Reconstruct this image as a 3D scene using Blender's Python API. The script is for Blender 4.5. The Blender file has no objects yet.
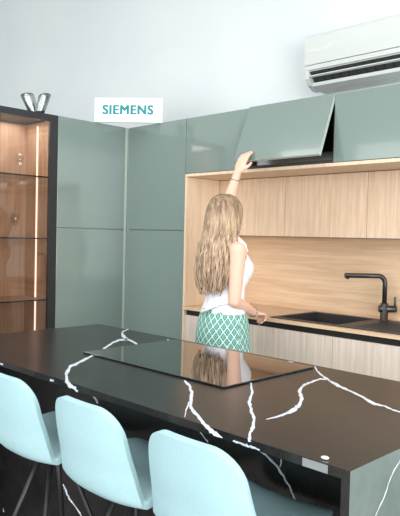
import bpy, bmesh, math, random
from mathutils import Vector, Matrix
random.seed(7)
S = bpy.context.scene
C = S.collection
PI = math.pi

# ------------------------------------------------------------------ camera
F_PX = 631.2017
PITCH, ROLL, YAW = -0.0339, 0.0238, 0.7804
F0 = Vector((-math.sin(YAW), math.cos(YAW), 0)); R0 = Vector((math.cos(YAW), math.sin(YAW), 0)); U0 = Vector((0, 0, 1))
FW = F0*math.cos(PITCH) + U0*math.sin(PITCH); UP = U0*math.cos(PITCH) - F0*math.sin(PITCH)
RT = R0*math.cos(ROLL) + UP*math.sin(ROLL); UP2 = UP*math.cos(ROLL) - R0*math.sin(ROLL)
cam_d = bpy.data.cameras.new('camera'); cam = bpy.data.objects.new('camera', cam_d); C.objects.link(cam)
M = Matrix(((RT.x, UP2.x, -FW.x), (RT.y, UP2.y, -FW.y), (RT.z, UP2.z, -FW.z))).to_4x4()
M.translation = Vector((3.8888, -3.104, 1.42)); cam.matrix_world = M
cam_d.sensor_fit = 'VERTICAL'; cam_d.sensor_height = 24.0; cam_d.lens = F_PX*24.0/516
cam_d.clip_start = 0.02
S.camera = cam

# ------------------------------------------------------------------ world, light, exposure
w = bpy.data.worlds.new('world'); S.world = w; w.use_nodes = True
bg = w.node_tree.nodes['Background']; bg.inputs[0].default_value = (0.82, 0.91, 1.0, 1); bg.inputs[1].default_value = 1.0
S.view_settings.view_transform = 'Standard'; S.view_settings.look = 'None'
S.view_settings.exposure = -0.68; S.view_settings.gamma = 1.0; S.view_settings.use_curve_mapping = False

def area(name, loc, target, sx, sy, power, col=(1, 1, 1)):
    d = bpy.data.lights.new(name, 'AREA'); d.shape = 'RECTANGLE'; d.size = sx; d.size_y = sy; d.energy = power; d.color = col
    o = bpy.data.objects.new(name, d); C.objects.link(o); o.location = loc
    o.rotation_euler = (Vector(target) - Vector(loc)).to_track_quat('-Z', 'Y').to_euler()
    return o
# daylight entering through the shopfront windows behind and to the right of the camera
area('window_daylight_rear', (1.6, -7.35, 1.75), (1.6, 0, 1.75), 8.0, 2.9, 370, (1.0, 0.985, 0.97))
area('window_daylight_right', (7.35, -3.6, 1.75), (0, -3.6, 1.75), 4.2, 2.9, 620, (1.0, 0.985, 0.965))
for lx, ly in ((0.2, -2.6), (3.4, -2.6), (0.2, -5.4), (3.4, -5.4)):
    area('ceiling_fill_light', (lx, ly, 4.12), (lx, ly, 0), 1.5, 1.5, 45, (1.0, 0.97, 0.94))  # added overhead fill, out of view, with no fixtures modelled

# ------------------------------------------------------------------ materials
def srgb(r, g, b):
    f = lambda c: (c/255/12.92 if c/255 <= 0.04045 else ((c/255+0.055)/1.055)**2.4)
    return (f(r), f(g), f(b), 1)
def mat(name, col, rough=0.5, metal=0.0, spec=0.5, coat=0.0, emis=None, es=0.0, trans=0.0, sss=0.0):
    m = bpy.data.materials.new(name); m.use_nodes = True
    b = m.node_tree.nodes['Principled BSDF']
    b.inputs['Base Color'].default_value = col; b.inputs['Roughness'].default_value = rough
    b.inputs['Metallic'].default_value = metal; b.inputs['Specular IOR Level'].default_value = spec
    b.inputs['Coat Weight'].default_value = coat; b.inputs['Coat Roughness'].default_value = 0.05
    if trans: b.inputs['Transmission Weight'].default_value = trans
    if sss:
        b.inputs['Subsurface Weight'].default_value = sss; b.inputs['Subsurface Radius'].default_value = (0.02, 0.008, 0.005)
    if emis: b.inputs['Emission Color'].default_value = emis; b.inputs['Emission Strength'].default_value = es
    return m
def noise_col(m, c1, c2, scale=(1, 1, 1), nscale=5, detail=6, rough=0.6, dist=0.0, lo=0.35, hi=0.65, bump=0.0, coord='Object'):
    nt = m.node_tree; n = nt.nodes; l = nt.links; b = n['Principled BSDF']
    tc = n.new('ShaderNodeTexCoord'); mp = n.new('ShaderNodeMapping'); mp.inputs['Scale'].default_value = scale
    nz = n.new('ShaderNodeTexNoise'); nz.inputs['Scale'].default_value = nscale; nz.inputs['Detail'].default_value = detail
    nz.inputs['Roughness'].default_value = rough; nz.inputs['Distortion'].default_value = dist
    cr = n.new('ShaderNodeValToRGB'); cr.color_ramp.elements[0].position = lo; cr.color_ramp.elements[1].position = hi
    cr.color_ramp.elements[0].color = c1; cr.color_ramp.elements[1].color = c2
    l.new(tc.outputs[coord], mp.inputs[0]); l.new(mp.outputs[0], nz.inputs[0]); l.new(nz.outputs[0], cr.inputs[0]); l.new(cr.outputs[0], b.inputs['Base Color'])
    if bump:
        bp = n.new('ShaderNodeBump'); bp.inputs['Strength'].default_value = bump; bp.inputs['Distance'].default_value = 0.002
        l.new(nz.outputs[0], bp.inputs['Height']); l.new(bp.outputs[0], b.inputs['Normal'])
    return m
GREEN = mat('sage_lacquer', srgb(124, 142, 137), 0.15, coat=0.8)
GREEN_EDGE = mat('sage_edge', srgb(176, 190, 180), 0.35)
WOODV = noise_col(mat('oak_vertical', (1, 1, 1, 1), 0.5), srgb(208, 180, 152), srgb(228, 204, 178), (1, 1, 0.05), 60, 5, 0.6, 0.4)
WOODN = noise_col(mat('oak_panel', (1, 1, 1, 1), 0.5), srgb(222, 196, 168), srgb(236, 214, 188), (1, 1, 0.05), 50, 5, 0.6, 0.4)
WOODH = noise_col(mat('oak_horizontal', (1, 1, 1, 1), 0.5), srgb(206, 174, 142), srgb(226, 198, 166), (0.05, 1, 1), 34, 6, 0.65, 0.8)
WOODG = noise_col(mat('greyed_oak_vertical', (1, 1, 1, 1), 0.5), srgb(202, 188, 176), srgb(222, 209, 198), (1, 1, 0.04), 55, 5, 0.6, 0.3)
WOODD = noise_col(mat('cabinet_oak', (1, 1, 1, 1), 0.5), srgb(186, 154, 128), srgb(210, 180, 154), (1, 1, 0.05), 50, 5, 0.6, 0.5)
BLACK = mat('black_metal', srgb(38, 39, 42), 0.4)
BLACKP = mat('black_profile', srgb(14, 14, 15), 0.5)
MARBLE = noise_col(mat('black_marble', (1, 1, 1, 1), 0.25, spec=0.42), srgb(24, 24, 25), srgb(39, 38, 38), (1, 1, 1), 9, 8, 0.7)
MARBLE_SHEEN = noise_col(mat('marble_painted_sheen', (1, 1, 1, 1), 0.25), srgb(92, 106, 102), srgb(106, 118, 115), (1, 1, 1), 6, 8, 0.7)  # grey-green tone paints reflected light onto the black marble's end face
VEIN = noise_col(mat('white_vein', (1, 1, 1, 1), 0.3), srgb(188, 200, 214), srgb(235, 240, 246), (1, 1, 1), 60, 4, 0.6)
HOB = mat('hob_glass', srgb(14, 15, 16), 0.03, spec=0.9, coat=0.6)
SINKM = noise_col(mat('black_composite', (1, 1, 1, 1), 0.45), srgb(36, 37, 40), srgb(58, 58, 61), (1, 1, 1), 700, 2, 0.5)
TAPM = mat('gunmetal', srgb(72, 70, 70), 0.32, metal=0.7)
SHELL = noise_col(mat('aqua_fabric', (1, 1, 1, 1), 0.75, spec=0.3), srgb(160, 196, 203), srgb(168, 203, 210), (1, 1, 1), 260, 2, 0.5, bump=0.15)
LEGM = mat('black_leg', srgb(48, 48, 52), 0.35, metal=0.3)
WALL = noise_col(mat('wall_paint', (1, 1, 1, 1), 0.85, spec=0.2), srgb(219, 226, 229), srgb(224, 231, 233), (1, 1, 1), 1.2, 3, 0.5)
CEIL = mat('ceiling_paint', srgb(240, 241, 240), 0.9)
FLOORM = noise_col(mat('floor_tile', (1, 1, 1, 1), 0.35), srgb(104, 100, 96), srgb(124, 120, 115), (1, 1, 1), 3, 6, 0.6)
WHITE = mat('white_plastic', srgb(203, 209, 206), 0.35)
SIGNW = mat('sign_white', srgb(248, 250, 250), 0.45)
TEAL = mat('sign_teal', srgb(0, 136, 144), 0.5)
DARKV = mat('vent_dark', srgb(60, 62, 62), 0.5)
GREYL = mat('louvre_grey', srgb(205, 208, 206), 0.5)
STEEL = mat('brushed_steel', srgb(170, 172, 172), 0.25, metal=1.0)
CHROME = noise_col(mat('silver_vase', (1, 1, 1, 1), 0.22, metal=1.0), srgb(110, 114, 116), srgb(180, 184, 186), (1, 1, 0.1), 30, 3, 0.5)
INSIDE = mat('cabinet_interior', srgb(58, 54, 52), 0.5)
LED = mat('led_strip', (1, 0.8, 0.6, 1), 0.5, emis=(1.0, 0.80, 0.68, 1), es=3.0)
SKIN = mat('skin', srgb(232, 190, 168), 0.5, spec=0.3, sss=0.15)
TOPM = mat('white_cotton', srgb(240, 243, 248), 0.8, spec=0.2)
HAIR = noise_col(mat('blonde_hair', (1, 1, 1, 1), 0.45, spec=0.4), srgb(120, 94, 74), srgb(220, 194, 164), (1, 1, 0.12), 55, 4, 0.6, 0.2, 0.3, 0.7)
HAIRD = noise_col(mat('blonde_hair_roots', (1, 1, 1, 1), 0.5, spec=0.3), srgb(112, 88, 68), srgb(158, 130, 102), (1, 1, 0.2), 50, 4, 0.6)
EYEW = mat('eye_white', srgb(235, 235, 232), 0.2); EYED = mat('iris', srgb(70, 80, 70), 0.2); LIP = mat('lips', srgb(190, 110, 105), 0.4)
SHOE = mat('white_shoe', srgb(232, 230, 226), 0.5)
GREYST = mat('grey_sticker', srgb(128, 134, 136), 0.4)

def glass_mat(name, tint, rough=0.0, ior=1.5):
    m = bpy.data.materials.new(name); m.use_nodes = True; nt = m.node_tree; n = nt.nodes; n.clear()
    o = n.new('ShaderNodeOutputMaterial'); mx = n.new('ShaderNodeMixShader'); t = n.new('ShaderNodeBsdfTransparent'); g = n.new('ShaderNodeBsdfGlossy')
    lw = n.new('ShaderNodeLayerWeight'); lw.inputs[0].default_value = 0.5
    pw = n.new('ShaderNodeMath'); pw.operation = 'POWER'; pw.inputs[1].default_value = 4.0; nt.links.new(lw.outputs['Facing'], pw.inputs[0])
    fr = n.new('ShaderNodeMath'); fr.operation = 'MULTIPLY_ADD'; fr.inputs[1].default_value = 0.85; fr.inputs[2].default_value = ((ior-1)/(ior+1))**2
    nt.links.new(pw.outputs[0], fr.inputs[0])
    t.inputs[0].default_value = tint; g.inputs['Roughness'].default_value = rough; g.inputs['Color'].default_value = (1, 1, 1, 1)
    nt.links.new(fr.outputs[0], mx.inputs[0]); nt.links.new(t.outputs[0], mx.inputs[1]); nt.links.new(g.outputs[0], mx.inputs[2]); nt.links.new(mx.outputs[0], o.inputs[0])
    return m
SMOKE = glass_mat('smoked_glass', (0.84, 0.80, 0.77, 1), 0.02, 1.45)
CLEAR = glass_mat('clear_glass', (0.98, 0.985, 0.985, 1), 0.08, 1.75)
SHELFG = glass_mat('shelf_glass', (0.72, 0.74, 0.74, 1), 0.02, 1.5)
WINGLASS = glass_mat('window_glass', (0.97, 0.98, 0.98, 1), 0.0, 1.3)

def hair_nodes():
    nt = HAIR.node_tree; n = nt.nodes; l = nt.links; b = n['Principled BSDF']
    src = b.inputs['Base Color'].links[0].from_socket
    tc = n.new('ShaderNodeTexCoord'); sp = n.new('ShaderNodeSeparateXYZ'); l.new(tc.outputs['Object'], sp.inputs[0])
    mr = n.new('ShaderNodeMapRange'); mr.inputs[1].default_value = 1.45; mr.inputs[2].default_value = 1.68; l.new(sp.outputs[2], mr.inputs[0])
    mx = n.new('ShaderNodeMixRGB'); mx.blend_type = 'MULTIPLY'; mx.inputs[2].default_value = (0.60, 0.55, 0.50, 1)
    l.new(mr.outputs[0], mx.inputs[0]); l.new(src, mx.inputs[1]); l.new(mx.outputs[0], b.inputs['Base Color'])
hair_nodes()
# skirt: teal ground with a white diamond lattice and little leaves
SKIRT = mat('teal_print', srgb(40, 160, 150), 0.8, spec=0.2)
def skirt_nodes():
    nt = SKIRT.node_tree; n = nt.nodes; l = nt.links; b = n['Principled BSDF']
    uv = n.new('ShaderNodeUVMap'); sp = n.new('ShaderNodeSeparateXYZ'); l.new(uv.outputs[0], sp.inputs[0])
    nz = n.new('ShaderNodeTexNoise'); nz.inputs['Scale'].default_value = 45; l.new(uv.outputs[0], nz.inputs[0])
    def mth(op, a, bb=None, val=None):
        k = n.new('ShaderNodeMath'); k.operation = op; l.new(a, k.inputs[0])
        if bb is not None: l.new(bb, k.inputs[1])
        if val is not None: k.inputs[1].default_value = val
        return k.outputs[0]
    u, v = mth('MULTIPLY', sp.outputs[0], val=1.25), sp.outputs[1]
    res = []
    for op in ('ADD', 'SUBTRACT'):
        a = mth('FRACT', mth('MULTIPLY', mth(op, u, v), val=18.0))
        a = mth('MULTIPLY', mth('ABSOLUTE', mth('SUBTRACT', a, val=0.5)), val=2.0); res.append(a)
    mxv = mth('MAXIMUM', res[0], res[1])
    wob = mth('ADD', mxv, mth('MULTIPLY', mth('SUBTRACT', nz.outputs[0], val=0.5), val=0.35))
    line = mth('GREATER_THAN', wob, val=0.80)
    leaf = mth('MULTIPLY', mth('LESS_THAN', wob, val=0.50), mth('GREATER_THAN', wob, val=0.20))
    f = mth('MAXIMUM', line, mth('MULTIPLY', leaf, val=0.50))
    mix = n.new('ShaderNodeMixRGB'); l.new(f, mix.inputs[0]); mix.inputs[1].default_value = srgb(4, 118, 102); mix.inputs[2].default_value = srgb(205, 236, 230)
    l.new(mix.outputs[0], b.inputs['Base Color'])
skirt_nodes()

# ------------------------------------------------------------------ helpers
def add_box(bm, x0, x1, y0, y1, z0, z1, mi=0):
    vs = [bm.verts.new(p) for p in ((x0,y0,z0),(x1,y0,z0),(x1,y1,z0),(x0,y1,z0),(x0,y0,z1),(x1,y0,z1),(x1,y1,z1),(x0,y1,z1))]
    for f in ((0,3,2,1),(4,5,6,7),(0,1,5,4),(1,2,6,5),(2,3,7,6),(3,0,4,7)):
        fc = bm.faces.new([vs[i] for i in f]); fc.material_index = mi
    return vs
def ring_frame(d):
    d = d.normalized(); a = Vector((0, 0, 1)) if abs(d.z) < 0.9 else Vector((1, 0, 0))
    x = d.cross(a).normalized(); return x, d.cross(x).normalized()
def add_tube(bm, pts, rads, seg=16, caps=True, flat=1.0, mi=0):
    pts = [Vector(p) for p in pts]
    if not hasattr(rads, '__len__'): rads = [rads]*len(pts)
    rings = []; px = None
    for i, p in enumerate(pts):
        d = (pts[min(i+1, len(pts)-1)] - pts[max(i-1, 0)])
        x, y = ring_frame(d)
        if px is not None:
            dd = d.normalized(); x = (px - dd*px.dot(dd)); x = x.normalized() if x.length > 1e-6 else ring_frame(d)[0]; y = dd.cross(x)
        px = x
        rings.append([bm.verts.new(p + (x*math.cos(2*PI*k/seg) + y*math.sin(2*PI*k/seg)*flat)*rads[i]) for k in range(seg)])
    for a, b in zip(rings, rings[1:]):
        for k in range(seg):
            f = bm.faces.new((a[k], a[(k+1) % seg], b[(k+1) % seg], b[k])); f.material_index = mi; f.smooth = True
    if caps:
        bm.faces.new(rings[0][::-1]).material_index = mi; bm.faces.new(rings[-1]).material_index = mi
    return rings
def add_lathe(bm, prof, c=(0, 0, 0), seg=32, closed=False, mat4=None):
    rings = []
    for r, z in prof:
        ring = []
        for k in range(seg):
            v = Vector((r*math.cos(2*PI*k/seg), r*math.sin(2*PI*k/seg), z))
            if mat4: v = mat4 @ v
            ring.append(bm.verts.new(v + Vector(c)))
        rings.append(ring)
    prs = list(zip(rings, rings[1:]))
    if closed: prs.append((rings[-1], rings[0]))
    for a, b in prs:
        for k in range(seg):
            f = bm.faces.new((a[k], a[(k+1) % seg], b[(k+1) % seg], b[k])); f.smooth = True
    if not closed:
        bm.faces.new(rings[0][::-1]); bm.faces.new(rings[-1])
def add_ball(bm, c, r, sc=(1, 1, 1), rot=None, seg=20):
    m = Matrix.Translation(Vector(c)) @ (rot.to_4x4() if rot else Matrix.Identity(4)) @ Matrix.Diagonal((r*sc[0], r*sc[1], r*sc[2], 1))
    ret = bmesh.ops.create_uvsphere(bm, u_segments=seg, v_segments=seg//2+2, radius=1, matrix=m)
    for v in ret['verts']:
        for f in v.link_faces: f.smooth = True
def add_prism(bm, prof, axis, a0, a1, mi=0, smooth=False):
    # profile in the two other axes, extruded along axis
    def P(u, v, a): return {'x': (a, u, v), 'y': (u, a, v), 'z': (u, v, a)}[axis]
    A = [bm.verts.new(P(u, v, a0)) for u, v in prof]; B = [bm.verts.new(P(u, v, a1)) for u, v in prof]
    n = len(prof)
    for i in range(n):
        f = bm.faces.new((A[i], A[(i+1) % n], B[(i+1) % n], B[i])); f.material_index = mi; f.smooth = smooth
    bm.faces.new(A[::-1]).material_index = mi; bm.faces.new(B).material_index = mi
def obj(name, bm, m, parent=None, bevel=0.0, bseg=2, subsurf=0):
    bmesh.ops.recalc_face_normals(bm, faces=bm.faces)
    me = bpy.data.meshes.new(name); bm.to_mesh(me); bm.free()
    for mm in (m if isinstance(m, (list, tuple)) else [m]): me.materials.append(mm)
    o = bpy.data.objects.new(name, me); C.objects.link(o)
    if parent:
        o.parent = parent; o.matrix_parent_inverse = Matrix.Identity(4)
    if bevel:
        b = o.modifiers.new('bevel', 'BEVEL'); b.width = bevel; b.segments = bseg; b.limit_method = 'ANGLE'; b.angle_limit = 0.6; b.harden_normals = False
    if subsurf:
        s = o.modifiers.new('sub', 'SUBSURF'); s.levels = subsurf; s.render_levels = subsurf
    return o
def boxo(name, b, m, parent=None, bevel=0.0015):
    bm = bmesh.new(); add_box(bm, *b); return obj(name, bm, m, parent, bevel)
# everything under a thing is modelled in world coordinates minus the thing's origin
class Th:
    pass
def thing(name, label, cat, loc=(0, 0, 0), group=None, rotz=0):
    o = bpy.data.objects.new(name, None); C.objects.link(o); o.location = loc; o.rotation_euler = (0, 0, rotz); o.empty_display_size = 0.1
    o['label'] = label; o['category'] = cat
    if group: o['group'] = group
    return o
def tag(o, label, cat, group=None):
    o['label'] = label; o['category'] = cat
    if group: o['group'] = group
    return o
def off(b, loc): return (b[0]-loc[0], b[1]-loc[0], b[2]-loc[1], b[3]-loc[1], b[4]-loc[2], b[5]-loc[2])
def pbox(name, b, m, t, bevel=0.0015):
    return boxo(name, off(b, t.location), m, t, bevel)
def struct(name, bm, m, parent=None):
    o = obj(name, bm, m, parent)
    if not parent: o['kind'] = 'structure'
    return o
# vein outlines in metres (two sides of each vein) on the slab, its edge, the front panel and the end panel
VEIN_TOP = [[(1.7469, -1.5604, 1.7807, -1.5802), (1.8246, -1.6782, 1.8587, -1.697), (1.8793, -1.7622, 1.9129, -1.7771), (1.9801, -1.8484, 1.9952, -1.8461), (2.0837, -1.912, 2.078, -1.8969), (2.1622, -1.9513, 2.1315, -1.9212), (2.1997, -1.9509, 2.1707, -1.9271)], [(1.6879, -1.4582, 1.6603, -1.4428), (1.5899, -1.3374, 1.5501, -1.3129), (1.5459, -1.2643, 1.5006, -1.2319), (1.5508, -1.2213, 1.5096, -1.1893)], [(1.5121, -1.1847, 1.5573, -1.2329), (1.413, -1.1319, 1.4415, -1.1708), (1.3413, -1.0799, 1.3081, -1.0612), (1.2967, -1.0074, 1.2696, -0.9879)], [(1.5505, -1.2236, 1.5099, -1.1869), (1.6034, -1.2365, 1.5703, -1.2048), (1.6767, -1.2667, 1.6524, -1.242)], [(1.6629, -1.0677, 1.6464, -1.0517), (1.7118, -1.074, 1.6876, -1.0502), (1.7506, -1.0648, 1.7307, -1.0451)], [(2.3341, -1.6002, 2.3233, -1.5848), (2.3916, -1.635, 2.3807, -1.6135), (2.4587, -1.6904, 2.4613, -1.6787), (2.5255, -1.7583, 2.5339, -1.7528), (2.5768, -1.8099, 2.5783, -1.7991), (2.6247, -1.8455, 2.6159, -1.8271), (2.6699, -1.8702, 2.6606, -1.8519), (2.7335, -1.9118, 2.7241, -1.8923), (2.7838, -1.9423, 2.7674, -1.9129), (2.8194, -1.9555, 2.8046, -1.9316), (2.8424, -1.9549, 2.8385, -1.949)], [(2.5391, -1.7763, 2.5458, -1.7768), (2.584, -1.8275, 2.5889, -1.8275), (2.6464, -1.8966, 2.6493, -1.8964)], [(2.501, -1.443, 2.5022, -1.4339), (2.5831, -1.5345, 2.5907, -1.5296), (2.6578, -1.6373, 2.6656, -1.6325), (2.7223, -1.7066, 2.7223, -1.6936), (2.7792, -1.7611, 2.7817, -1.7513), (2.8223, -1.8152, 2.8328, -1.8142), (2.8609, -1.8745, 2.8707, -1.874), (2.9013, -1.9263, 2.9088, -1.9225)], [(2.814, -1.7447, 2.8103, -1.7407), (2.8223, -1.6916, 2.8094, -1.6777), (2.8181, -1.6274, 2.7959, -1.6053), (2.7945, -1.5516, 2.7717, -1.5361), (2.7404, -1.4648, 2.7352, -1.4756), (2.6834, -1.401, 2.6713, -1.4041), (2.648, -1.3293, 2.6277, -1.3085), (2.6333, -1.2508, 2.6166, -1.2303), (2.6271, -1.2062, 2.614, -1.1874), (2.6526, -1.1947, 2.6439, -1.1808)], [(2.484, -1.0335, 2.4805, -1.019), (2.5381, -1.0985, 2.5316, -1.081), (2.5855, -1.142, 2.5745, -1.1183), (2.6539, -1.1994, 2.6426, -1.176), (2.7272, -1.2506, 2.7108, -1.2176), (2.7923, -1.2794, 2.7831, -1.26), (2.8603, -1.3199, 2.8515, -1.2996), (2.9271, -1.37, 2.9146, -1.3417), (2.9613, -1.3638, 2.9535, -1.3465), (2.9965, -1.3812, 2.9895, -1.3645), (3.0353, -1.3955, 3.027, -1.3751)], [(2.3566, -1.0342, 2.3505, -1.0256), (2.377, -1.028, 2.371, -1.0194)]]
VEIN_EDGE = [[(2.0731, 0.9162, 2.0771, 0.9195), (2.102, 0.9047, 2.1088, 0.9114), (2.1495, 0.8967, 2.1554, 0.9035)], [(2.8384, 0.9008, 2.8395, 0.9046), (2.8615, 0.9008, 2.8635, 0.9061), (2.8877, 0.8991, 2.8901, 0.9059), (2.9105, 0.9006, 2.9124, 0.9058), (2.9265, 0.9004, 2.9281, 0.9043)], [(1.6245, 0.9048, 1.6288, 0.9109), (1.6444, 0.9041, 1.6486, 0.9102)], [(1.9795, 0.9044, 1.9838, 0.9118), (2.0051, 0.9037, 2.0093, 0.9111)]]
VEIN_FRONT = [[(1.7692, 0.7647, 1.7809, 0.7712), (1.7905, 0.7482, 1.8021, 0.7547), (1.8128, 0.7326, 1.822, 0.7378)], [(2.393, 0.7586, 2.3969, 0.7615), (2.4128, 0.7426, 2.4165, 0.7456), (2.437, 0.728, 2.4405, 0.731)], [(2.6527, 0.758, 2.6573, 0.7643), (2.6848, 0.7477, 2.6898, 0.7537), (2.7085, 0.7355, 2.7138, 0.7413), (2.7272, 0.7251, 2.7343, 0.7315), (2.7551, 0.6998, 2.7613, 0.7048), (2.7789, 0.6738, 2.784, 0.6776), (2.794, 0.6512, 2.7998, 0.6553), (2.814, 0.6278, 2.8178, 0.6306)], [(2.743, 0.7591, 2.7467, 0.7604), (2.7447, 0.7446, 2.7499, 0.7456), (2.74, 0.7283, 2.7444, 0.7284)], [(1.5709, 0.3281, 1.5779, 0.332), (1.5914, 0.3026, 1.6054, 0.3103), (1.617, 0.2798, 1.6272, 0.2866), (1.6644, 0.2604, 1.6714, 0.2657), (1.7004, 0.2418, 1.7103, 0.2485), (1.7246, 0.2209, 1.7311, 0.2248)], [(1.0071, 0.1302, 1.0265, 0.1388), (1.031, 0.1033, 1.045, 0.1081), (1.0188, 0.0637, 1.0388, 0.0714), (1.0554, 0.035, 1.0646, 0.0398)]]
VEIN_SIDE = [[(-1.7351, 0.8516, -1.7322, 0.8504), (-1.7577, 0.8222, -1.7532, 0.8201), (-1.7874, 0.7953, -1.7848, 0.794), (-1.8083, 0.7713, -1.8061, 0.7702)], [(-1.6738, 0.8995, -1.6715, 0.8984), (-1.7225, 0.8679, -1.718, 0.8656), (-1.7351, 0.8516, -1.7323, 0.8504)]]
# ------------------------------------------------------------------ the setting
bm = bmesh.new(); add_box(bm, -4, 7.6, -7.6, 0.75, -0.1, 0); struct('floor', bm, FLOORM)
bm = bmesh.new(); add_box(bm, -4, 7.6, -7.6, 0.75, 4.2, 4.3); struct('ceiling', bm, CEIL)
bm = bmesh.new(); add_box(bm, -4, 7.6, 0.6, 0.75, 0, 4.2); struct('wall_back', bm, WALL)
bm = bmesh.new(); add_box(bm, -4.15, -4, -7.6, 0.75, 0, 4.2); struct('wall_left', bm, WALL)
bm = bmesh.new()
add_box(bm, 7.6, 7.75, -7.6, 0.75, 0, 0.25); add_box(bm, 7.6, 7.75, -7.6, 0.75, 3.3, 4.2)
add_box(bm, 7.6, 7.75, -7.6, -5.7, 0.25, 3.3); add_box(bm, 7.6, 7.75, -1.6, 0.75, 0.25, 3.3); struct('wall_right', bm, WALL)
bm = bmesh.new()
add_box(bm, -4, 7.6, -7.75, -7.6, 0, 0.25); add_box(bm, -4, 7.6, -7.75, -7.6, 3.3, 4.2)
add_box(bm, -4, -2.5, -7.75, -7.6, 0.25, 3.3); add_box(bm, 5.7, 7.6, -7.75, -7.6, 0.25, 3.3); struct('wall_rear', bm, WALL)
wf = None
bm = bmesh.new()
for i in range(5):
    x = -2.5 + i*2.05 - 0.03; add_box(bm, x, x+0.06, -7.72, -7.64, 0.25, 3.3)
for z in (0.25, 3.24): add_box(bm, -2.5, 5.7, -7.71, -7.65, z, z+0.06)
o = struct('window_1', bm, BLACK); bm = bmesh.new(); add_box(bm, -2.5, 5.7, -7.69, -7.68, 0.25, 3.3); obj('window_pane', bm, WINGLASS, o)
bm = bmesh.new()
for i in range(3):
    y = -5.7 + i*2.05 - 0.03; add_box(bm, 7.64, 7.72, y, y+0.06, 0.25, 3.3)
for z in (0.25, 3.24): add_box(bm, 7.65, 7.71, -5.7, -1.6, z, z+0.06)
o = struct('window_2', bm, BLACK); bm = bmesh.new(); add_box(bm, 7.68, 7.69, -5.7, -1.6, 0.25, 3.3); obj('window_pane', bm, WINGLASS, o)

T, SM, B, CT = 2.25, 1.46, 1.862, 0.92   # tops, seam, underside of the flap cabinets, worktop height

# ------------------------------------------------------------------ tall cabinets
def tall_front(x0, x1, label):            # faces -Y, front plane y = 0
    t = thing('tall_cabinet', label, 'cabinet', ((x0+x1)/2, 0.3, 0))
    pbox('carcass', (x0+0.001, x1-0.001, 0.021, 0.595, 0.1, T-0.002), GREEN, t)
    pbox('plinth', (x0+0.001, x1-0.001, 0.06, 0.59, 0, 0.1), BLACKP, t)
    pbox('door', (x0+0.002, x1-0.0015, 0, 0.02, 0.1, SM-0.0025), GREEN, t)
    pbox('door', (x0+0.002, x1-0.0015, 0, 0.02, SM+0.0025, T), GREEN, t)
    return t
tall_front(0.0, 0.648, 'sage green tall cabinet in the corner beside the wooden niche, facing the island')
t = thing('tall_cabinet', 'sage green tall cabinet between the smoked glass cabinet and the corner', 'cabinet', (-0.3, -0.3, 0))
pbox('carcass', (-0.55, -0.021, -0.631, 0.018, 0.1, T-0.002), GREEN, t)
pbox('plinth', (-0.54, -0.06, -0.631, 0.018, 0, 0.1), BLACKP, t)
pbox('door', (-0.02, 0, -0.631, -0.029, 0.1, SM-0.0025), GREEN, t)
pbox('door', (-0.02, 0, -0.631, -0.029, SM+0.0025, T), GREEN, t)
pbox('corner_strip', (-0.02, -0.001, -0.0275, -0.002, 0.1, T), GREEN_EDGE, t)

# ------------------------------------------------------------------ glass display cabinet
GY0, GY1 = -1.135, -0.634
t = thing('display_cabinet', 'tall black framed display cabinet with smoked glass door and lit oak interior', 'cabinet', (-0.2, (GY0+GY1)/2, 0))
pbox('back_panel', (-0.40, -0.372, GY0+0.02, GY1-0.02, 0.1, T-0.03), WOODD, t)
for a, b, m in ((GY0, GY0+0.019, BLACK), (GY1-0.019, GY1, BLACK)): pbox('side_panel', (-0.40, -0.023, a, b, 0.0, T), m, t)
pbox('side_lining', (-0.371, -0.06, GY1-0.034, GY1-0.0195, 0.1, T-0.03), WOODD, t)
pbox('side_lining', (-0.371, -0.06, GY0+0.0195, GY0+0.034, 0.1, T-0.03), WOODD, t)
pbox('top_panel', (-0.40, -0.023, GY0+0.02, GY1-0.02, T-0.029, T), BLACK, t)
pbox('bottom_panel', (-0.40, -0.03, GY0+0.02, GY1-0.02, 0.05, 0.1), BLACK, t)
pbox('led_strip', (-0.212, -0.204, GY1-0.042, GY1-0.0345, 0.12, T-0.06), LED, t, 0)
pbox('led_strip', (-0.212, -0.204, GY0+0.0345, GY0+0.042, 0.12, T-0.06), LED, t, 0)
bm = bmesh.new(); L = t.location
for bx in ((-0.022, 0, GY1-0.062, GY1-0.001, 0.02, T), (-0.022, 0, GY0+0.001, GY0+0.062, 0.02, T), (-0.022, 0, GY0+0.062, GY1-0.062, T-0.045, T), (-0.022, 0, GY0+0.062, GY1-0.062, 0.02, 0.07)): add_box(bm, *off(bx, L))
door = obj('door', bm, BLACK, t)
bm = bmesh.new(); add_box(bm, *off((-0.014, -0.008, GY0+0.060, GY1-0.060, 0.068, T-0.043), L)); obj('glass_pane', bm, SMOKE, door)
for z in (0.50, 0.95, 1.385, 1.817):
    pbox('shelf', (-0.366, -0.035, GY0+0.045, GY1-0.045, z-0.008, z), SHELFG if z != 0.95 else WOODD, t, 0)
    pbox('shelf_edge', (-0.035, -0.030, GY0+0.045, GY1-0.045, z-0.009, z), BLACKP, t, 0)

area('cabinet_fill_light', (-0.19, (GY0+GY1)/2, T-0.035), (-0.19, (GY0+GY1)/2, 0), 0.3, 0.3, 3.0, (1.0, 0.95, 0.9))  # added fill light under the cabinet top, brightens the oak interior
def wine_glass(loc, h, label):
    bm = bmesh.new(); k = h/0.19
    prof = [(0.001, 0), (0.033, 0.0), (0.033, 0.002), (0.006, 0.006), (0.004, 0.02), (0.004, 0.085), (0.012, 0.095), (0.032, 0.115), (0.037, 0.14), (0.034, 0.165), (0.029, 0.19),
            (0.027, 0.19), (0.032, 0.165), (0.035, 0.14), (0.030, 0.117), (0.010, 0.099), (0.001, 0.097)]
    add_lathe(bm, [(r*k, z*k) for r, z in prof], seg=24)
    o = obj('wine_glass', bm, CLEAR); o.location = loc; tag(o, label, 'glass', None); return o
wine_glass((-0.2, -0.815, 1.8172), 0.16, 'clear wine glass on the upper glass shelf of the display cabinet')
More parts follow.
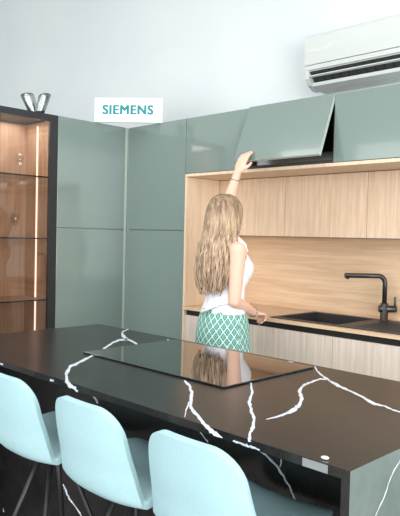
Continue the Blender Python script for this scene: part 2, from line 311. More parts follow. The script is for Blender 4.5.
wine_glass((-0.2, -0.845, 1.3852), 0.17, 'clear wine glass on the middle glass shelf of the display cabinet')

# silver vases on top, leaning apart like a V
def vase(name_label, loc, lean, h, r0, r1):
    bm = bmesh.new(); seg = 28
    d = Vector(lean)
    outer = []; inner = []
    n = 7
    for i in range(n):
        tt = i/(n-1)
        rr = r0+(r1-r0)*tt
        for lst, r in ((outer, rr), (inner, rr-0.004)):
            ring = []
            for k in range(seg):
                a = 2*PI*k/seg
                z = tt*h + (0.012*tt*math.cos(a)) + (0.004 if (lst is inner and i == 0) else 0)
                ring.append(bm.verts.new((r*math.cos(a)+d.x*tt, r*math.sin(a)+d.y*tt, z)))
            lst.append(ring)
    for lst in (outer, inner):
        for a, b in zip(lst, lst[1:]):
            for k in range(seg):
                f = bm.faces.new((a[k], a[(k+1) % seg], b[(k+1) % seg], b[k])); f.smooth = True
    for k in range(seg): bm.faces.new((outer[-1][k], outer[-1][(k+1) % seg], inner[-1][(k+1) % seg], inner[-1][k]))
    bm.faces.new(outer[0]); bm.faces.new(inner[0])
    o = obj('vase', bm, CHROME); o.location = loc
    tag(o, name_label, 'vase'); return o
vase('silver vase leaning left on top of the black display cabinet', (-0.16, -0.722, T+0.0003), (-0.035, -0.045, 0), 0.145, 0.034, 0.048)
vase('silver vase leaning right on top of the black display cabinet', (-0.045, -0.757, T+0.0003), (0.01, 0.035, 0), 0.128, 0.032, 0.043)

# ------------------------------------------------------------------ wood lined niche
X0 = 0.65; XR = 2.56
boxn = boxo('side_panel', (X0, X0+0.02, 0.0, 0.595, CT+0.001, B-0.024), WOODN); tag(boxn, 'pale oak upright panel lining the left end of the niche', 'panel')
tag(boxo('end_panel', (X0, X0+0.02, 0.0, 0.595, 0, 0.898), WOODN), 'narrow pale oak end panel under the worktop, touching the tall green cabinet', 'panel')
tag(boxo('soffit_panel', (X0, XR, 0.0, 0.595, B-0.022, B-0.002), WOODN), 'long pale oak board under the green flap cabinets', 'panel')
tag(boxo('backsplash', (X0+0.021, XR, 0.575, 0.598, CT+0.001, 1.432), WOODH), 'oak backsplash with horizontal grain behind the black sink', 'backsplash')
splits = [X0+0.022, 1.285, 1.905, XR]
wl = ['oak wall cabinet in the left corner of the niche, nearest the tall cabinet', 'middle oak wall cabinet under the raised green flap', 'oak wall cabinet above the black tap']
for i in range(3):
    a, b = splits[i], splits[i+1]
    t = thing('wall_cabinet', wl[i], 'cabinet', ((a+b)/2, 0.45, 1.435))
    pbox('carcass', (a+0.001, b-0.001, 0.351, 0.596, 1.437, B-0.024), WOODV, t)
    pbox('door', (a+0.0015, b-0.0015, 0.33, 0.35, 1.435, B-0.026), WOODV, t)

# green flap cabinets
fl = [(X0, 1.226, 'sage green flap wall cabinet, shut, left of the raised flap'), (1.226, 1.867, 'sage green wall cabinet with its flap door raised open'), (1.867, XR, 'sage green flap wall cabinet, shut, below the air conditioner')]
for i, (a, b, lab) in enumerate(fl):
    t = thing('flap_cabinet', lab, 'cabinet', ((a+b)/2, 0.3, B)); L = t.location
    bm = bmesh.new()
    for bx in ((a+0.001, a+0.018, 0.022, 0.595, B, T-0.002), (b-0.018, b-0.001, 0.022, 0.595, B, T-0.002), (a+0.018, b-0.018, 0.022, 0.595, B, B+0.018), (a+0.018, b-0.018, 0.022, 0.595, T-0.02, T-0.002), (a+0.018, b-0.018, 0.577, 0.595, B+0.018, T-0.02)):
        add_box(bm, *off(bx, L))
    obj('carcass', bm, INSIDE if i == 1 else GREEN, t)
    if i == 1:
        th = math.radians(21)
        bm = bmesh.new(); vs = add_box(bm, -(b-a)/2+0.0015, (b-a)/2-0.0015, -0.02, 0, -(T-B)+0.001, 0)
        for f in bm.faces:
            if abs(f.calc_center_median().x) > (b-a)/2-0.01 or f.calc_center_median().z < -(T-B)+0.01: f.material_index = 1
        d = obj('door', bm, [GREEN, GREEN_EDGE], t, 0.001)
        d.location = (0, -0.3+0.019, T-B-0.001); d.rotation_euler = (-th, 0, 0)
        for sx in (-1, 1):
            bm = bmesh.new(); x = sx*((b-a)/2-0.03)
            p1 = Vector((x, -0.3+0.06, T-B-0.10)); p2 = Vector((x, -0.3-0.062, T-B-0.175))
            add_tube(bm, [p1, (p1+p2)/2+Vector((0, 0, 0.012)), p2], 0.006, 10); add_box(bm, x-0.008, x+0.008, -0.3+0.05, -0.3+0.14, T-B-0.16, T-B-0.06)
            obj('stay_arm', bm, STEEL, t)
        bm = bmesh.new(); add_box(bm, *off((a+0.03, b-0.03, 0.05, 0.5, B+0.02, B+0.075), L)); obj('extractor_body', bm, STEEL, t, 0.004)
    else:
        pbox('door', (a+0.0015, b-0.0015, 0.0, 0.021, B+0.001, T), GREEN, t)

# ------------------------------------------------------------------ base run
bases = [X0+0.021, 1.28, 1.90, XR]
bl = ['greyed oak base cabinet beside the tall green cabinet, behind the person', 'greyed oak base cabinet under the left part of the black sink', 'greyed oak base cabinet under the black tap']
for i in range(3):
    a, b = bases[i], bases[i+1]
    t = thing('base_cabinet', bl[i], 'cabinet', ((a+b)/2, 0.3, 0))
    pbox('carcass', (a+0.001, b-0.001, 0.035, 0.57, 0.1, 0.70), WOODG, t)
    pbox('plinth', (a+0.001, b-0.001, 0.07, 0.56, 0, 0.1), BLACKP, t)
    pbox('door', (a+0.0015, b-0.0015, 0.002, 0.022, 0.1, 0.862), WOODG, t)
    pbox('grip_profile', (a+0.0, b-0.0, 0.024, 0.034, 0.70, 0.898), BLACKP, t, 0)
# sink cut out
SX0, SX1, SY0, SY1 = 1.415, 2.42, 0.035, 0.52
BX0, BX1, BY0, BY1 = 1.445, 1.885, 0.075, 0.490
bm = bmesh.new()
for bx in ((X0, BX0-0.01, -0.002, 0.574, 0.90, CT), (BX1+0.01, XR, -0.002, 0.574, 0.90, CT), (BX0-0.01, BX1+0.01, -0.002, BY0-0.01, 0.90, CT), (BX0-0.01, BX1+0.01, BY1+0.01, 0.574, 0.90, CT)): add_box(bm, *bx)
bmesh.ops.remove_doubles(bm, verts=bm.verts, dist=1e-5)
tag(obj('worktop', bm, WOODH), 'thin pale oak worktop running under the backsplash and around the black sink', 'worktop')
t = thing('sink', 'black composite sink with drainer set in the oak worktop', 'sink', ((SX0+SX1)/2, (SY0+SY1)/2, CT)); L = t.location
bm = bmesh.new()
z0, z1 = CT+0.0003, CT+0.006
for bx in ((SX0, BX0, SY0, SY1), (BX1, SX1, SY0, SY1), (BX0, BX1, SY0, BY0), (BX0, BX1, BY1, SY1)): add_box(bm, *off(bx+(z0, z1), L))
for k in range(9):
    y = 0.10+k*0.035; add_box(bm, *off((BX1+0.10, SX1-0.05, y, y+0.008, z1, z1+0.002), L))
obj('rim', bm, SINKM, t, 0.001)
bm = bmesh.new(); w_ = 0.005; zb = CT-0.17
for bx in ((BX0-w_, BX0, BY0-w_, BY1+w_, zb, z0), (BX1, BX1+w_, BY0-w_, BY1+w_, zb, z0), (BX0, BX1, BY0-w_, BY0, zb, z0), (BX0, BX1, BY1, BY1+w_, zb, z0), (BX0-w_, BX1+w_, BY0-w_, BY1+w_, zb-w_, zb)): add_box(bm, *off(bx, L))
obj('bowl', bm, SINKM, t)
bm = bmesh.new(); add_lathe(bm, [(0.001, 0), (0.045, 0), (0.045, 0.003), (0.03, 0.004), (0.001, 0.002)], (1.66-L.x, 0.28-L.y, zb-L.z), 24); obj('drain', bm, STEEL, t)

# tap
tx, ty = 1.955, 0.487
t = thing('kitchen_tap', 'gunmetal kitchen tap with angled spout and side lever on the black sink', 'tap', (tx, ty, CT+0.0062))
bm = bmesh.new(); add_lathe(bm, [(0.001, 0), (0.028, 0), (0.028, 0.005), (0.024, 0.007), (0.024, 0.105), (0.021, 0.108), (0.001, 0.108)], seg=28); obj('body', bm, TAPM, t)
d = Vector((-0.66, -0.75, 0)).normalized()
bm = bmesh.new(); H = 0.288-0.012; pts = [Vector((0, 0, 0.107)), Vector((0, 0, H-0.045))]
for k in range(1, 9):
    a = PI/2*k/8; pts.append(Vector((0, 0, H-0.045)) + d*(0.045*(1-math.cos(a))) + Vector((0, 0, 0.045*math.sin(a))))
pts.append(d*0.255 + Vector((0, 0, H)))
add_tube(bm, pts, 0.0150, 18); sp = obj('spout', bm, TAPM, t)
bm = bmesh.new(); e = d*0.238+Vector((0, 0, H)); add_tube(bm, [e-Vector((0, 0, 0.010)), e-Vector((0, 0, 0.022))], 0.010, 16); obj('nozzle', bm, BLACKP, t)
d2 = Vector((0.72, 0.69, 0)).normalized()
bm = bmesh.new(); add_tube(bm, [d2*-0.034+Vector((0, 0, 0.072)), d2*0.075+Vector((0, 0, 0.072))], 0.0225, 22); obj('cartridge', bm, TAPM, t, 0.003)
bm = bmesh.new(); q = d2*0.066; add_tube(bm, [q+Vector((0, 0, 0.080)), q+Vector((0, 0, 0.148))], [0.008, 0.007], 14); obj('lever', bm, TAPM, t, 0.001)

# ------------------------------------------------------------------ island
IX0, IX1, IY0, IY1, PY = 1.0286, 3.1784, -1.9085, -1.0044, -1.58
t = thing('kitchen_island', 'long black marble island with white veins, in front of the stools', 'island', ((IX0+IX1)/2, (IY0+IY1)/2, 0)); L = t.location
def vein_faces(bm, lines, fn, nrm, jag=0.25, sub=5):
    rr = random.Random(3)
    for line in lines:
        pts = []
        for (a, b) in zip(line, line[1:]):
            for k in range(sub):
                s = k/sub; pts.append([a[i]+(b[i]-a[i])*s for i in range(4)])
        pts.append(list(line[-1]))
        prev = None
        for q in pts:
            cx, cy = (q[0]+q[2])/2, (q[1]+q[3])/2
            j1, j2 = 1+rr.uniform(-jag, jag)*1.6, 1+rr.uniform(-jag, jag)*1.6
            sx, sy = rr.uniform(-1, 1)*0.0012, rr.uniform(-1, 1)*0.0012
            u = bm.verts.new(fn(cx+(q[0]-cx)*j1*0.95+sx, cy+(q[1]-cy)*j1*0.95+sy)); v = bm.verts.new(fn(cx+(q[2]-cx)*j2*0.95+sx, cy+(q[3]-cy)*j2*0.95+sy))
            if prev:
                f = bm.faces.new((prev[0], prev[1], v, u)); f.material_index = 1
            prev = (u, v)
def marbleobj(name, boxes, veins, mm=MARBLE):
    bm = bmesh.new()
    for b in boxes: add_box(bm, *off(b, L))
    for lines, fn in veins: vein_faces(bm, lines, fn, None)
    me = bpy.data.meshes.new(name); bm.to_mesh(me); bm.free(); me.materials.append(mm); me.materials.append(VEIN)
    o = bpy.data.objects.new(name, me); C.objects.link(o); o.parent = t; return o
TH = 0.022; e = 0.0005
marbleobj('countertop', [(IX0, IX1-TH, IY0, IY1, CT-TH, CT)],
    [(VEIN_TOP, lambda a, b: (a-L.x, b-L.y, CT+e-L.z)), (VEIN_EDGE, lambda a, b: (a-L.x, IY0-e-L.y, min(b, CT)-L.z))])
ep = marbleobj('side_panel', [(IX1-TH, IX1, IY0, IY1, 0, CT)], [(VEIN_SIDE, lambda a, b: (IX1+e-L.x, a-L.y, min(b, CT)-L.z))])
ep['label'] = 'veined marble end panel with a painted grey-green sheen'; ep.data.materials.append(MARBLE_SHEEN)
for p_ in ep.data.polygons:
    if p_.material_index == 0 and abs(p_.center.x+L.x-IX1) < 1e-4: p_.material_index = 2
marbleobj('side_panel', [(IX0, IX0+TH, IY0, IY1, 0, CT-TH)], [])
marbleobj('front_panel', [(IX0+TH, IX1-TH, PY, PY+0.02, 0, CT-TH)], [(VEIN_FRONT, lambda a, b: (a-L.x, PY-e-L.y, b-L.z))])
pbox('cabinet_body', (IX0+TH, IX1-TH, PY+0.021, IY1+0.02, 0.08, CT-TH-0.001), BLACK, t)
# hob
hx0, hx1, hy0, hy1 = 1.6974, 2.4973, -1.5734, -1.0555
bm = bmesh.new(); c = ((hx0+hx1)/2, (hy0+hy1)/2); hw, hd = (hx1-hx0)/2, (hy1-hy0)/2
add_box(bm, -hw, hw, -hd, hd, 0, 0.006)
o = obj('induction_hob', bm, HOB, None, 0.0015); o.location = (c[0], c[1], CT+0.001); tag(o, 'large black mirror-like glass induction hob set on the island', 'hob')
# sticker on the slab edge and a small white dot above
tag(boxo('grey_sticker', (3.054, 3.122, IY0-0.002, IY0-0.0007, 0.899, 0.918), GREYST, None, 0), 'small grey label on the front edge of the island near its right corner', 'label')
bm = bmesh.new(); add_ball(bm, (0, 0, 0), 0.009, (1.1, 0.9, 0.35), None, 14); o = obj('white_dot', bm, SIGNW); o.location = (3.098, -1.885, CT+0.0035)
tag(o, 'tiny white dot lying on the island top near its right front corner', 'dot')

# ------------------------------------------------------------------ stools
def smooth01(t): return t*t*(3-2*t)
def make_stool(label):
    t = thing('bar_stool', label, 'stool', (0, 0, 0), None)
    # profile of the shell centre line (y forward, z up), from the front lip of the seat to the top of the back
    P = [(0.205, 0.655), (0.17, 0.668), (0.09, 0.664), (0.0, 0.652), (-0.09, 0.643), (-0.135, 0.643), (-0.160, 0.655), (-0.174, 0.69), (-0.184, 0.745), (-0.196, 0.80), (-0.206, 0.86), (-0.216, 0.926)]
    Wd = [0.192, 0.198, 0.204, 0.204, 0.203, 0.201, 0.198, 0.190, 0.181, 0.173, 0.165, 0.158]
    def cat(a, b, c, d, s): return 0.5*((2*b)+(-a+c)*s+(2*a-5*b+4*c-d)*s*s+(-a+3*b-3*c+d)*s**3)
    cr = []; n = len(P)
    for i in range(n-1):
        for k in range(12):
            s = k/12; im, ip = max(i-1, 0), min(i+2, n-1)
            cr.append((cat(P[im][0], P[i][0], P[i+1][0], P[ip][0], s), cat(P[im][1], P[i][1], P[i+1][1], P[ip][1], s), Wd[i]+(Wd[i+1]-Wd[i])*s))
    cr.append((P[-1][0], P[-1][1], Wd[-1]))
    acc = [0]
    for a, b in zip(cr, cr[1:]): acc.append(acc[-1]+math.hypot(b[0]-a[0], b[1]-a[1]))
    TL = acc[-1]
    def at(l):
        l = min(max(l, 0), TL)
        for i in range(len(acc)-1):
            if acc[i+1] >= l:
                s = (l-acc[i])/(acc[i+1]-acc[i]); return [cr[i][j]+(cr[i+1][j]-cr[i][j])*s for j in range(3)]
        return list(cr[-1])
    rf, rt = 0.09, 0.085; ls = []
    for k in range(9): th_ = PI/2*k/8; ls.append(rf*(1-math.cos(th_)))
    m_ = 40
    for k in range(1, m_): ls.append(rf+(TL-rf-rt)*k/m_)
    for k in range(9): th_ = PI/2*k/8; ls.append(TL-rt+rt*math.sin(th_))
    bm = bmesh.new(); NX = 24; grid = []
    for l in ls:
        y, z, hw = at(l)
        if l < rf: hw = hw-rf+math.sqrt(max(0, rf*rf-(rf-l)**2))
        if l > TL-rt: hw = hw-rt+math.sqrt(max(0, rt*rt-(l-TL+rt)**2))
        back = smooth01(min(1, max(0, (l/TL-0.42)/0.22))); row = []
        for k in range(NX+1):
            x = hw*(-1+2*k/NX); curl = (abs(x)/0.2)**2.4
            row.append(bm.verts.new((x, y+curl*0.045*back, z+curl*0.018*(1-back))))
        grid.append(row)
    for a, b in zip(grid, grid[1:]):
        for k in range(NX):
            f = bm.faces.new((a[k], a[k+1], b[k+1], b[k])); f.smooth = True
    bmesh.ops.recalc_face_normals(bm, faces=bm.faces)
    me = bpy.data.meshes.new('shell'); bm.to_mesh(me); bm.free(); me.materials.append(SHELL)
    o = bpy.data.objects.new('shell', me); C.objects.link(o); o.parent = t
    s = o.modifiers.new('solid', 'SOLIDIFY'); s.thickness = 0.022; s.offset = 0
    b = o.modifiers.new('bev', 'BEVEL'); b.width = 0.009; b.segments = 3; b.limit_method = 'ANGLE'; b.angle_limit = 1.0
    bm = bmesh.new(); add_lathe(bm, [(0.001, 0.60), (0.05, 0.60), (0.055, 0.615), (0.09, 0.645), (0.09, 0.65), (0.001, 0.65)], (0, 0.0, 0), 24); obj('hub', bm, LEGM, t)
    for sx, sy in ((1, 1), (1, -1), (-1, 1), (-1, -1)):
        bm = bmesh.new(); add_tube(bm, [(sx*0.03, sy*0.03, 0.615), (sx*0.20, sy*0.20, 0.012)], 0.0085, 12); obj('leg', bm, LEGM, t)
    bm = bmesh.new(); r = 0.148
    add_tube(bm, [(sx*r, sy*r, 0.20) for sx, sy in ((1, 1), (-1, 1), (-1, -1), (1, -1), (1, 1))], 0.006, 10); obj('foot_ring', bm, LEGM, t)
    return t
def copy_tree(o, parent=None):
    c = o.copy(); C.objects.link(c); c.parent = parent
    for ch in list(o.children): copy_tree(ch, c)
    return c
st = make_stool('leftmost of the three pale aqua bar stools, cut off by the picture edge')
labs = [None, 'pale aqua bar stool between the two other stools at the island', 'pale aqua bar stool nearest the right corner of the island, largest in view']
for i, x in enumerate((1.885, 2.350, 2.800)):
    s_ = st if i == 0 else copy_tree(st)
    s_.location = (x, -1.825, 0); s_['group'] = 'aqua stools along the island'
    if labs[i]: s_['label'] = labs[i]

# ------------------------------------------------------------------ sign
t = thing('sign', 'white SIEMENS sign standing across the corner on top of the green tall cabinets', 'sign', (0, 0, 0))
A = Vector((0.0, -0.322, 0)); Bp = Vector((0.385, 0.005, 0)); mid = (A+Bp)/2; dirv = (Bp-A); wl_ = dirv.length; ang = math.atan2(dirv.y, dirv.x)
t.location = (mid.x, mid.y, T+0.001); t.rotation_euler = (0, 0, ang)
bm = bmesh.new(); add_box(bm, -wl_/2, wl_/2, 0, 0.03, 0, 0.178); obj('board', bm, SIGNW, t, 0.001)
cu = bpy.data.curves.new('txt', 'FONT'); cu.body = 'SIEMENS'; cu.size = 0.1; cu.extrude = 0.0006; cu.align_x = 'CENTER'; cu.align_y = 'CENTER'; cu.space_character = 1.12
to = bpy.data.objects.new('tmp', cu); C.objects.link(to); bpy.context.view_layer.update()
m0 = bpy.data.meshes.new_from_object(to.evaluated_get(bpy.context.evaluated_depsgraph_get())); bpy.data.objects.remove(to)
xs = [v.co.x for v in m0.vertices]; ys = [v.co.y for v in m0.vertices]; kx = 0.372/(max(xs)-min(xs)); ky = 0.066/(max(ys)-min(ys)); mx_, my_ = (max(xs)+min(xs))/2, (max(ys)+min(ys))/2
bm = bmesh.new()
for q, (dx, dz) in enumerate([(a*0.0014, b*0.0008) for a in (-3, -2, -1, 0, 1, 2, 3) for b in (-2, 0, 2)]):
    n0 = len(bm.verts); bm.from_mesh(m0); bm.verts.ensure_lookup_table()
    for v in bm.verts[n0:]: v.co = Vector(((v.co.x-mx_)*kx+dx-0.004, -0.0010-v.co.z-q*0.00002, 0.092+(v.co.y-my_)*ky+dz))
me = bpy.data.meshes.new('lettering'); bm.to_mesh(me); bm.free()
me.materials.clear(); me.materials.append(TEAL); o = bpy.data.objects.new('lettering', me); C.objects.link(o); o.parent = t

# ------------------------------------------------------------------ air conditioner
t = thing('air_conditioner', 'white wall-mounted air conditioner above the green cabinets', 'air conditioner', (1.8, 0.5, 2.43)); L = t.location
ax0, ax1 = 1.376, 2.30
def rel(pr): return [(y-L.y, z-L.z) for y, z in pr]
bm = bmesh.new()
add_prism(bm, rel([(0.599, 2.77), (0.42, 2.77), (0.40, 2.762), (0.395, 2.53), (0.47, 2.46), (0.599, 2.44)]), 'x', ax0+0.006-L.x, ax1-0.006-L.x); obj('casing', bm, WHITE, t, 0.003)
bm = bmesh.new(); add_prism(bm, rel([(0.405, 2.772), (0.39, 2.765), (0.381, 2.75), (0.377, 2.66), (0.380, 2.571), (0.394, 2.571), (0.394, 2.765)]), 'x', ax0-L.x, ax1-L.x); obj('front_panel', bm, WHITE, t, 0.003)
bm = bmesh.new(); add_prism(bm, rel([(0.380, 2.566), (0.383, 2.538), (0.394, 2.535), (0.394, 2.566)]), 'x', ax0-L.x, ax1-L.x); obj('trim_bar', bm, WHITE, t, 0.002)
for xa in (ax0, ax1-0.03):
    bm = bmesh.new(); add_prism(bm, rel([(0.383, 2.537), (0.388, 2.485), (0.42, 2.446), (0.47, 2.422), (0.52, 2.418), (0.52, 2.47), (0.42, 2.52), (0.394, 2.537)]), 'x', xa-L.x, xa+0.03-L.x); obj('end_cap', bm, WHITE, t, 0.003)
bm = bmesh.new(); add_prism(bm, rel([(0.398, 2.533), (0.394, 2.530), (0.466, 2.458), (0.470, 2.462)]), 'x', ax0+0.031-L.x, ax1-0.031-L.x); obj('outlet', bm, DARKV, t)
bm = bmesh.new(); add_prism(bm, rel([(0.3905, 2.504), (0.390, 2.498), (0.406, 2.492), (0.407, 2.497)]), 'x', ax0+0.031-L.x, ax1-0.031-L.x); obj('louvre', bm, WHITE, t)
for k in range(14):
    x = ax0+0.06+k*0.062; bm = bmesh.new(); add_prism(bm, rel([(0.393, 2.527), (0.398, 2.531), (0.458, 2.470), (0.450, 2.468)]), 'x', x-L.x, x+0.003-L.x); obj('outlet_fin', bm, BLACK, t)
bm = bmesh.new(); add_prism(bm, rel([(0.427, 2.462), (0.432, 2.440), (0.48, 2.422), (0.598, 2.418), (0.598, 2.428), (0.50, 2.431), (0.442, 2.442), (0.434, 2.460)]), 'x', ax0+0.031-L.x, ax1-0.031-L.x); obj('lower_flap', bm, WHITE, t, 0.002)
bm = bmesh.new(); pts = []
for k in range(25):
    s = k/24; pts.append((ax0+0.012+s*0.235-L.x, 0.3765-L.y, 2.655+0.022*smooth01(max(0, (s-0.5)*2))*1.0+0.004*math.sin(s*9)-L.z))
add_tube(bm, pts, 0.0022, 8); obj('wave_emblem', bm, SIGNW, t)

# ------------------------------------------------------------------ the woman
CX, CY = 1.408, -0.388
t = thing('person', 'person in white sleeveless top and teal skirt, seen from behind, reaching up to a flap', 'person', (CX, CY, 0))
RINGS = [(0.80, 0, -0.01, 0.150, 0.118), (0.88, 0, -0.012, 0.160, 0.122), (0.96, 0, -0.008, 0.152, 0.112), (1.05, 0, 0, 0.122, 0.092), (1.12, 0, 0.003, 0.121, 0.094), (1.20, 0, 0.008, 0.134, 0.104),
         (1.26, 0, 0.010, 0.142, 0.108), (1.32, 0, 0.0, 0.147, 0.096), (1.365, 0, -0.008, 0.135, 0.078), (1.40, 0, -0.010, 0.095, 0.062), (1.43, 0, -0.006, 0.057, 0.053)]
def torso(bm, inf=0.0, z0=0, z1=9, seg=40, cap=True, only=None):
    rs = only or RINGS; rows = []
    fine = []
    for a, b in zip(rs, rs[1:]):
        for k in range(4):
            s = k/4; fine.append([a[i]+(b[i]-a[i])*s for i in range(5)])
    fine.append(rs[-1])
    for z, cx, cy, rx, ry in fine:
        if z < z0 or z > z1: continue
        rows.append([bm.verts.new((cx+(rx+inf)*math.cos(2*PI*k/seg), cy+(ry+inf)*math.sin(2*PI*k/seg), z)) for k in range(seg)])
    for a, b in zip(rows, rows[1:]):
        for k in range(seg):
            f = bm.faces.new((a[k], a[(k+1) % seg], b[(k+1) % seg], b[k])); f.smooth = True
    if cap: bm.faces.new(rows[0][::-1]); bm.faces.new(rows[-1])
    return rows
def limb(bm, pts, rads, flat=None):
    pts = [Vector(p) for p in pts]
    for i, p in enumerate(pts): add_ball(bm, p, rads[i], seg=18)
    for i in range(len(pts)-1):
        add_tube(bm, [pts[i], pts[i+1]], [rads[i], rads[i+1]], 20)
rel3 = lambda x, y, z: Vector((x-1.36, y+0.40, z))
bm = bmesh.new(); torso(bm)
for sx in (-1, 1): add_ball(bm, (sx*0.062, 0.075, 1.235), 0.056, (1, 1, 1.05))
for sx in (-1, 1): add_ball(bm, (sx*0.068, -0.036, 0.86), 0.078, (1, 0.95, 1))
limb(bm, [(0, -0.008, 1.38), (0, 0.012, 1.50)], [0.055, 0.049])
HR = Matrix.Rotation(math.radians(26), 3, 'Z') @ Matrix.Rotation(math.radians(22), 3, 'X')      # head tipped back, looking up at the hand
HC = Vector((-0.014, 0.014, 1.556))
hp = lambda x, y, z: HC + HR @ Vector((x, y, z))
add_ball(bm, HC, 1, (0.074, 0.094, 0.104), HR, 28)
add_ball(bm, hp(0, 0.035, -0.050), 1, (0.054, 0.055, 0.062), HR)     # jaw
add_ball(bm, hp(0, 0.076, -0.095), 1, (0.020, 0.018, 0.016), HR, 12)  # chin
limb(bm, [hp(0, 0.084, 0.016), hp(0, 0.097, -0.010), hp(0, 0.103, -0.026)], [0.008, 0.008, 0.011])  # nose
add_ball(bm, hp(0, 0.087, 0.028), 1, (0.048, 0.010, 0.010), HR, 12)   # brow
for sx in (-1, 1):
    add_ball(bm, hp(sx*0.076, -0.002, -0.012), 1, (0.010, 0.020, 0.031), HR, 12)   # ears
    add_ball(bm, hp(sx*0.040, 0.066, -0.025), 1, (0.024, 0.020, 0.022), HR, 12)   # cheeks
    limb(bm, [(sx*0.080, -0.005, 0.86), (sx*0.088, 0.0, 0.68), (sx*0.080, 0.01, 0.49), (sx*0.082, -0.012, 0.36), (sx*0.080, -0.015, 0.09)], [0.088, 0.074, 0.053, 0.050, 0.033])
    limb(bm, [(sx*0.080, -0.045, 0.045), (sx*0.082, 0.03, 0.05), (sx*0.086, 0.11, 0.032), (sx*0.088, 0.15, 0.028)], [0.030, 0.036, 0.030, 0.022])
BR = Matrix.Rotation(math.radians(-14), 4, 'Z')
for v in bm.verts: v.co = BR @ v.co
# right arm: hangs, elbow bent, hand holding the worktop edge
RS, RE, RW = rel3(1.500, -0.452, 1.345), rel3(1.500, -0.470, 1.060), rel3(1.440, -0.215, 0.972)
limb(bm, [BR @ Vector((0.10, -0.008, 1.35)), RS, RS.lerp(RE, 0.45), RE, RE.lerp(RW, 0.35), RW], [0.050, 0.051, 0.043, 0.035, 0.037, 0.024])
# left arm: raised forward
LS, LE, LW = rel3(1.215, -0.400, 1.355), rel3(1.222, -0.248, 1.60), rel3(1.278, -0.220, 1.818)
limb(bm, [BR @ Vector((-0.10, -0.008, 1.35)), LS, LS.lerp(LE, 0.45), LE, LE.lerp(LW, 0.35), LW], [0.050, 0.049, 0.042, 0.035, 0.036, 0.023])
def hand(bm, W, fwd, side, nrm, bends, thumb, scale=1.0):
    # W wrist, fwd towards fingers, side towards the thumb, nrm out of the back of the hand
    fwd, side, nrm = [Vector(v).normalized() for v in (fwd, side, nrm)]
    s = scale
    add_tube(bm, [W-fwd*0.01, W+fwd*0.02*s, W+fwd*0.045*s, W+fwd*0.078*s, W+fwd*0.088*s], [0.023, 0.026, 0.036*s, 0.037*s, 0.030*s], 16, True, 1.0)
    return
def palm(bm, W, fwd, side, nrm):
    R = Matrix((side, fwd, nrm)).transposed()
    add_ball(bm, W+fwd*0.045, 1, (0.038, 0.050, 0.014), R, 18)
    add_ball(bm, W+fwd*0.012, 1, (0.026, 0.030, 0.018), R, 14)
    add_ball(bm, W+fwd*0.030+side*0.020-nrm*0.006, 1, (0.018, 0.030, 0.014), R, 14)
def fingers(bm, W, fwd, side, nrm, bend, spread=0.05, thumb_pts=None):
    for i, (o_, L_, r) in enumerate(((0.027, 0.072, 0.0083), (0.009, 0.080, 0.0086), (-0.009, 0.074, 0.0082), (-0.026, 0.058, 0.0074))):
        base = W+fwd*0.078+side*o_; p = base - fwd*0.012; pts = [p.copy(), base.copy()]; rads = [r*1.1, r*1.08]; a = 0
        dirf = (fwd+side*o_*spread*60*0.3).normalized()
        cur = base.copy()
        for j, fr in enumerate((0.45, 0.30, 0.25)):
            a += bend[j]+ (0.06*i)
            d = dirf*math.cos(a) - nrm*math.sin(a)
            cur = cur + d*L_*fr; pts.append(cur.copy()); rads.append(r*(1.0-0.07*(j+1)))
        limb(bm, pts, rads)
    if thumb_pts: limb(bm, thumb_pts, [0.012, 0.0105, 0.0095, 0.0085])
def orth(fwd, nrm):
    fwd = Vector(fwd).normalized(); nrm = Vector(nrm); nrm = (nrm-fwd*nrm.dot(fwd)).normalized(); return fwd, nrm
# left hand: palm flat against the outside of the flap, fingers up
f, n_ = orth((0.22, 0.28, 0.93), (0.15, -1, 0.2)); sd = n_.cross(f).normalized()
# thumb on her right side (+x) for a left hand with the back of the hand towards the camera
if sd.x < 0: sd = -sd
palm(bm, LW, f, sd, n_)
fingers(bm, LW, f, sd, n_, (0.12, 0.25, 0.15), 0.1, [LW+f*0.018+sd*0.016, LW+f*0.040+sd*0.040-n_*0.008, LW+f*0.060+sd*0.050-n_*0.016, LW+f*0.080+sd*0.052-n_*0.022])
# right hand over the worktop edge, fingers curling down
f, n_ = orth((-0.12, 0.97, -0.12), (0.1, 0.1, 1)); sd = f.cross(n_).normalized()
if sd.x > 0: sd = -sd                                   # thumb towards her left
palm(bm, RW, f, sd, n_)
fingers(bm, RW, f, sd, n_, (0.75, 0.95, 0.5), 0.02, [RW+f*0.018+sd*0.018, RW+f*0.045+sd*0.038+n_*0.0, RW+f*0.070+sd*0.036-n_*0.004, RW+f*0.090+sd*0.028-n_*0.008])
me = bpy.data.meshes.new('tmp'); bm.to_mesh(me); bm.free()
to = bpy.data.objects.new('tmp', me); C.objects.link(to)
r = to.modifiers.new('r', 'REMESH'); r.mode = 'VOXEL'; r.voxel_size = 0.005; r.use_smooth_shade = True
s = to.modifiers.new('s', 'SMOOTH'); s.factor = 0.5; s.iterations = 4
bpy.context.view_layer.update()
me = bpy.data.meshes.new_from_object(to.evaluated_get(bpy.context.evaluated_depsgraph_get())); bpy.data.objects.remove(to)
me.name = 'body'; me.materials.clear(); me.materials.append(SKIN)
for p_ in me.polygons: p_.use_smooth = True
body = bpy.data.objects.new('body', me); C.objects.link(body); body.parent = t
for sx in (-1, 1):
    bm = bmesh.new(); add_ball(bm, hp(sx*0.031, 0.0800, 0.006), 0.0125, (1.1, 0.72, 0.55), HR, 14); e_ = obj('eye', bm, EYEW, t)
    bm = bmesh.new(); add_ball(bm, hp(sx*0.031, 0.0868, 0.006), 0.0052, (1, 0.5, 1), HR, 12); obj('iris', bm, EYED, e_)
bm = bmesh.new(); add_ball(bm, hp(0, 0.087, -0.058), 1, (0.020, 0.007, 0.006), HR, 14); obj('lips', bm, LIP, t)

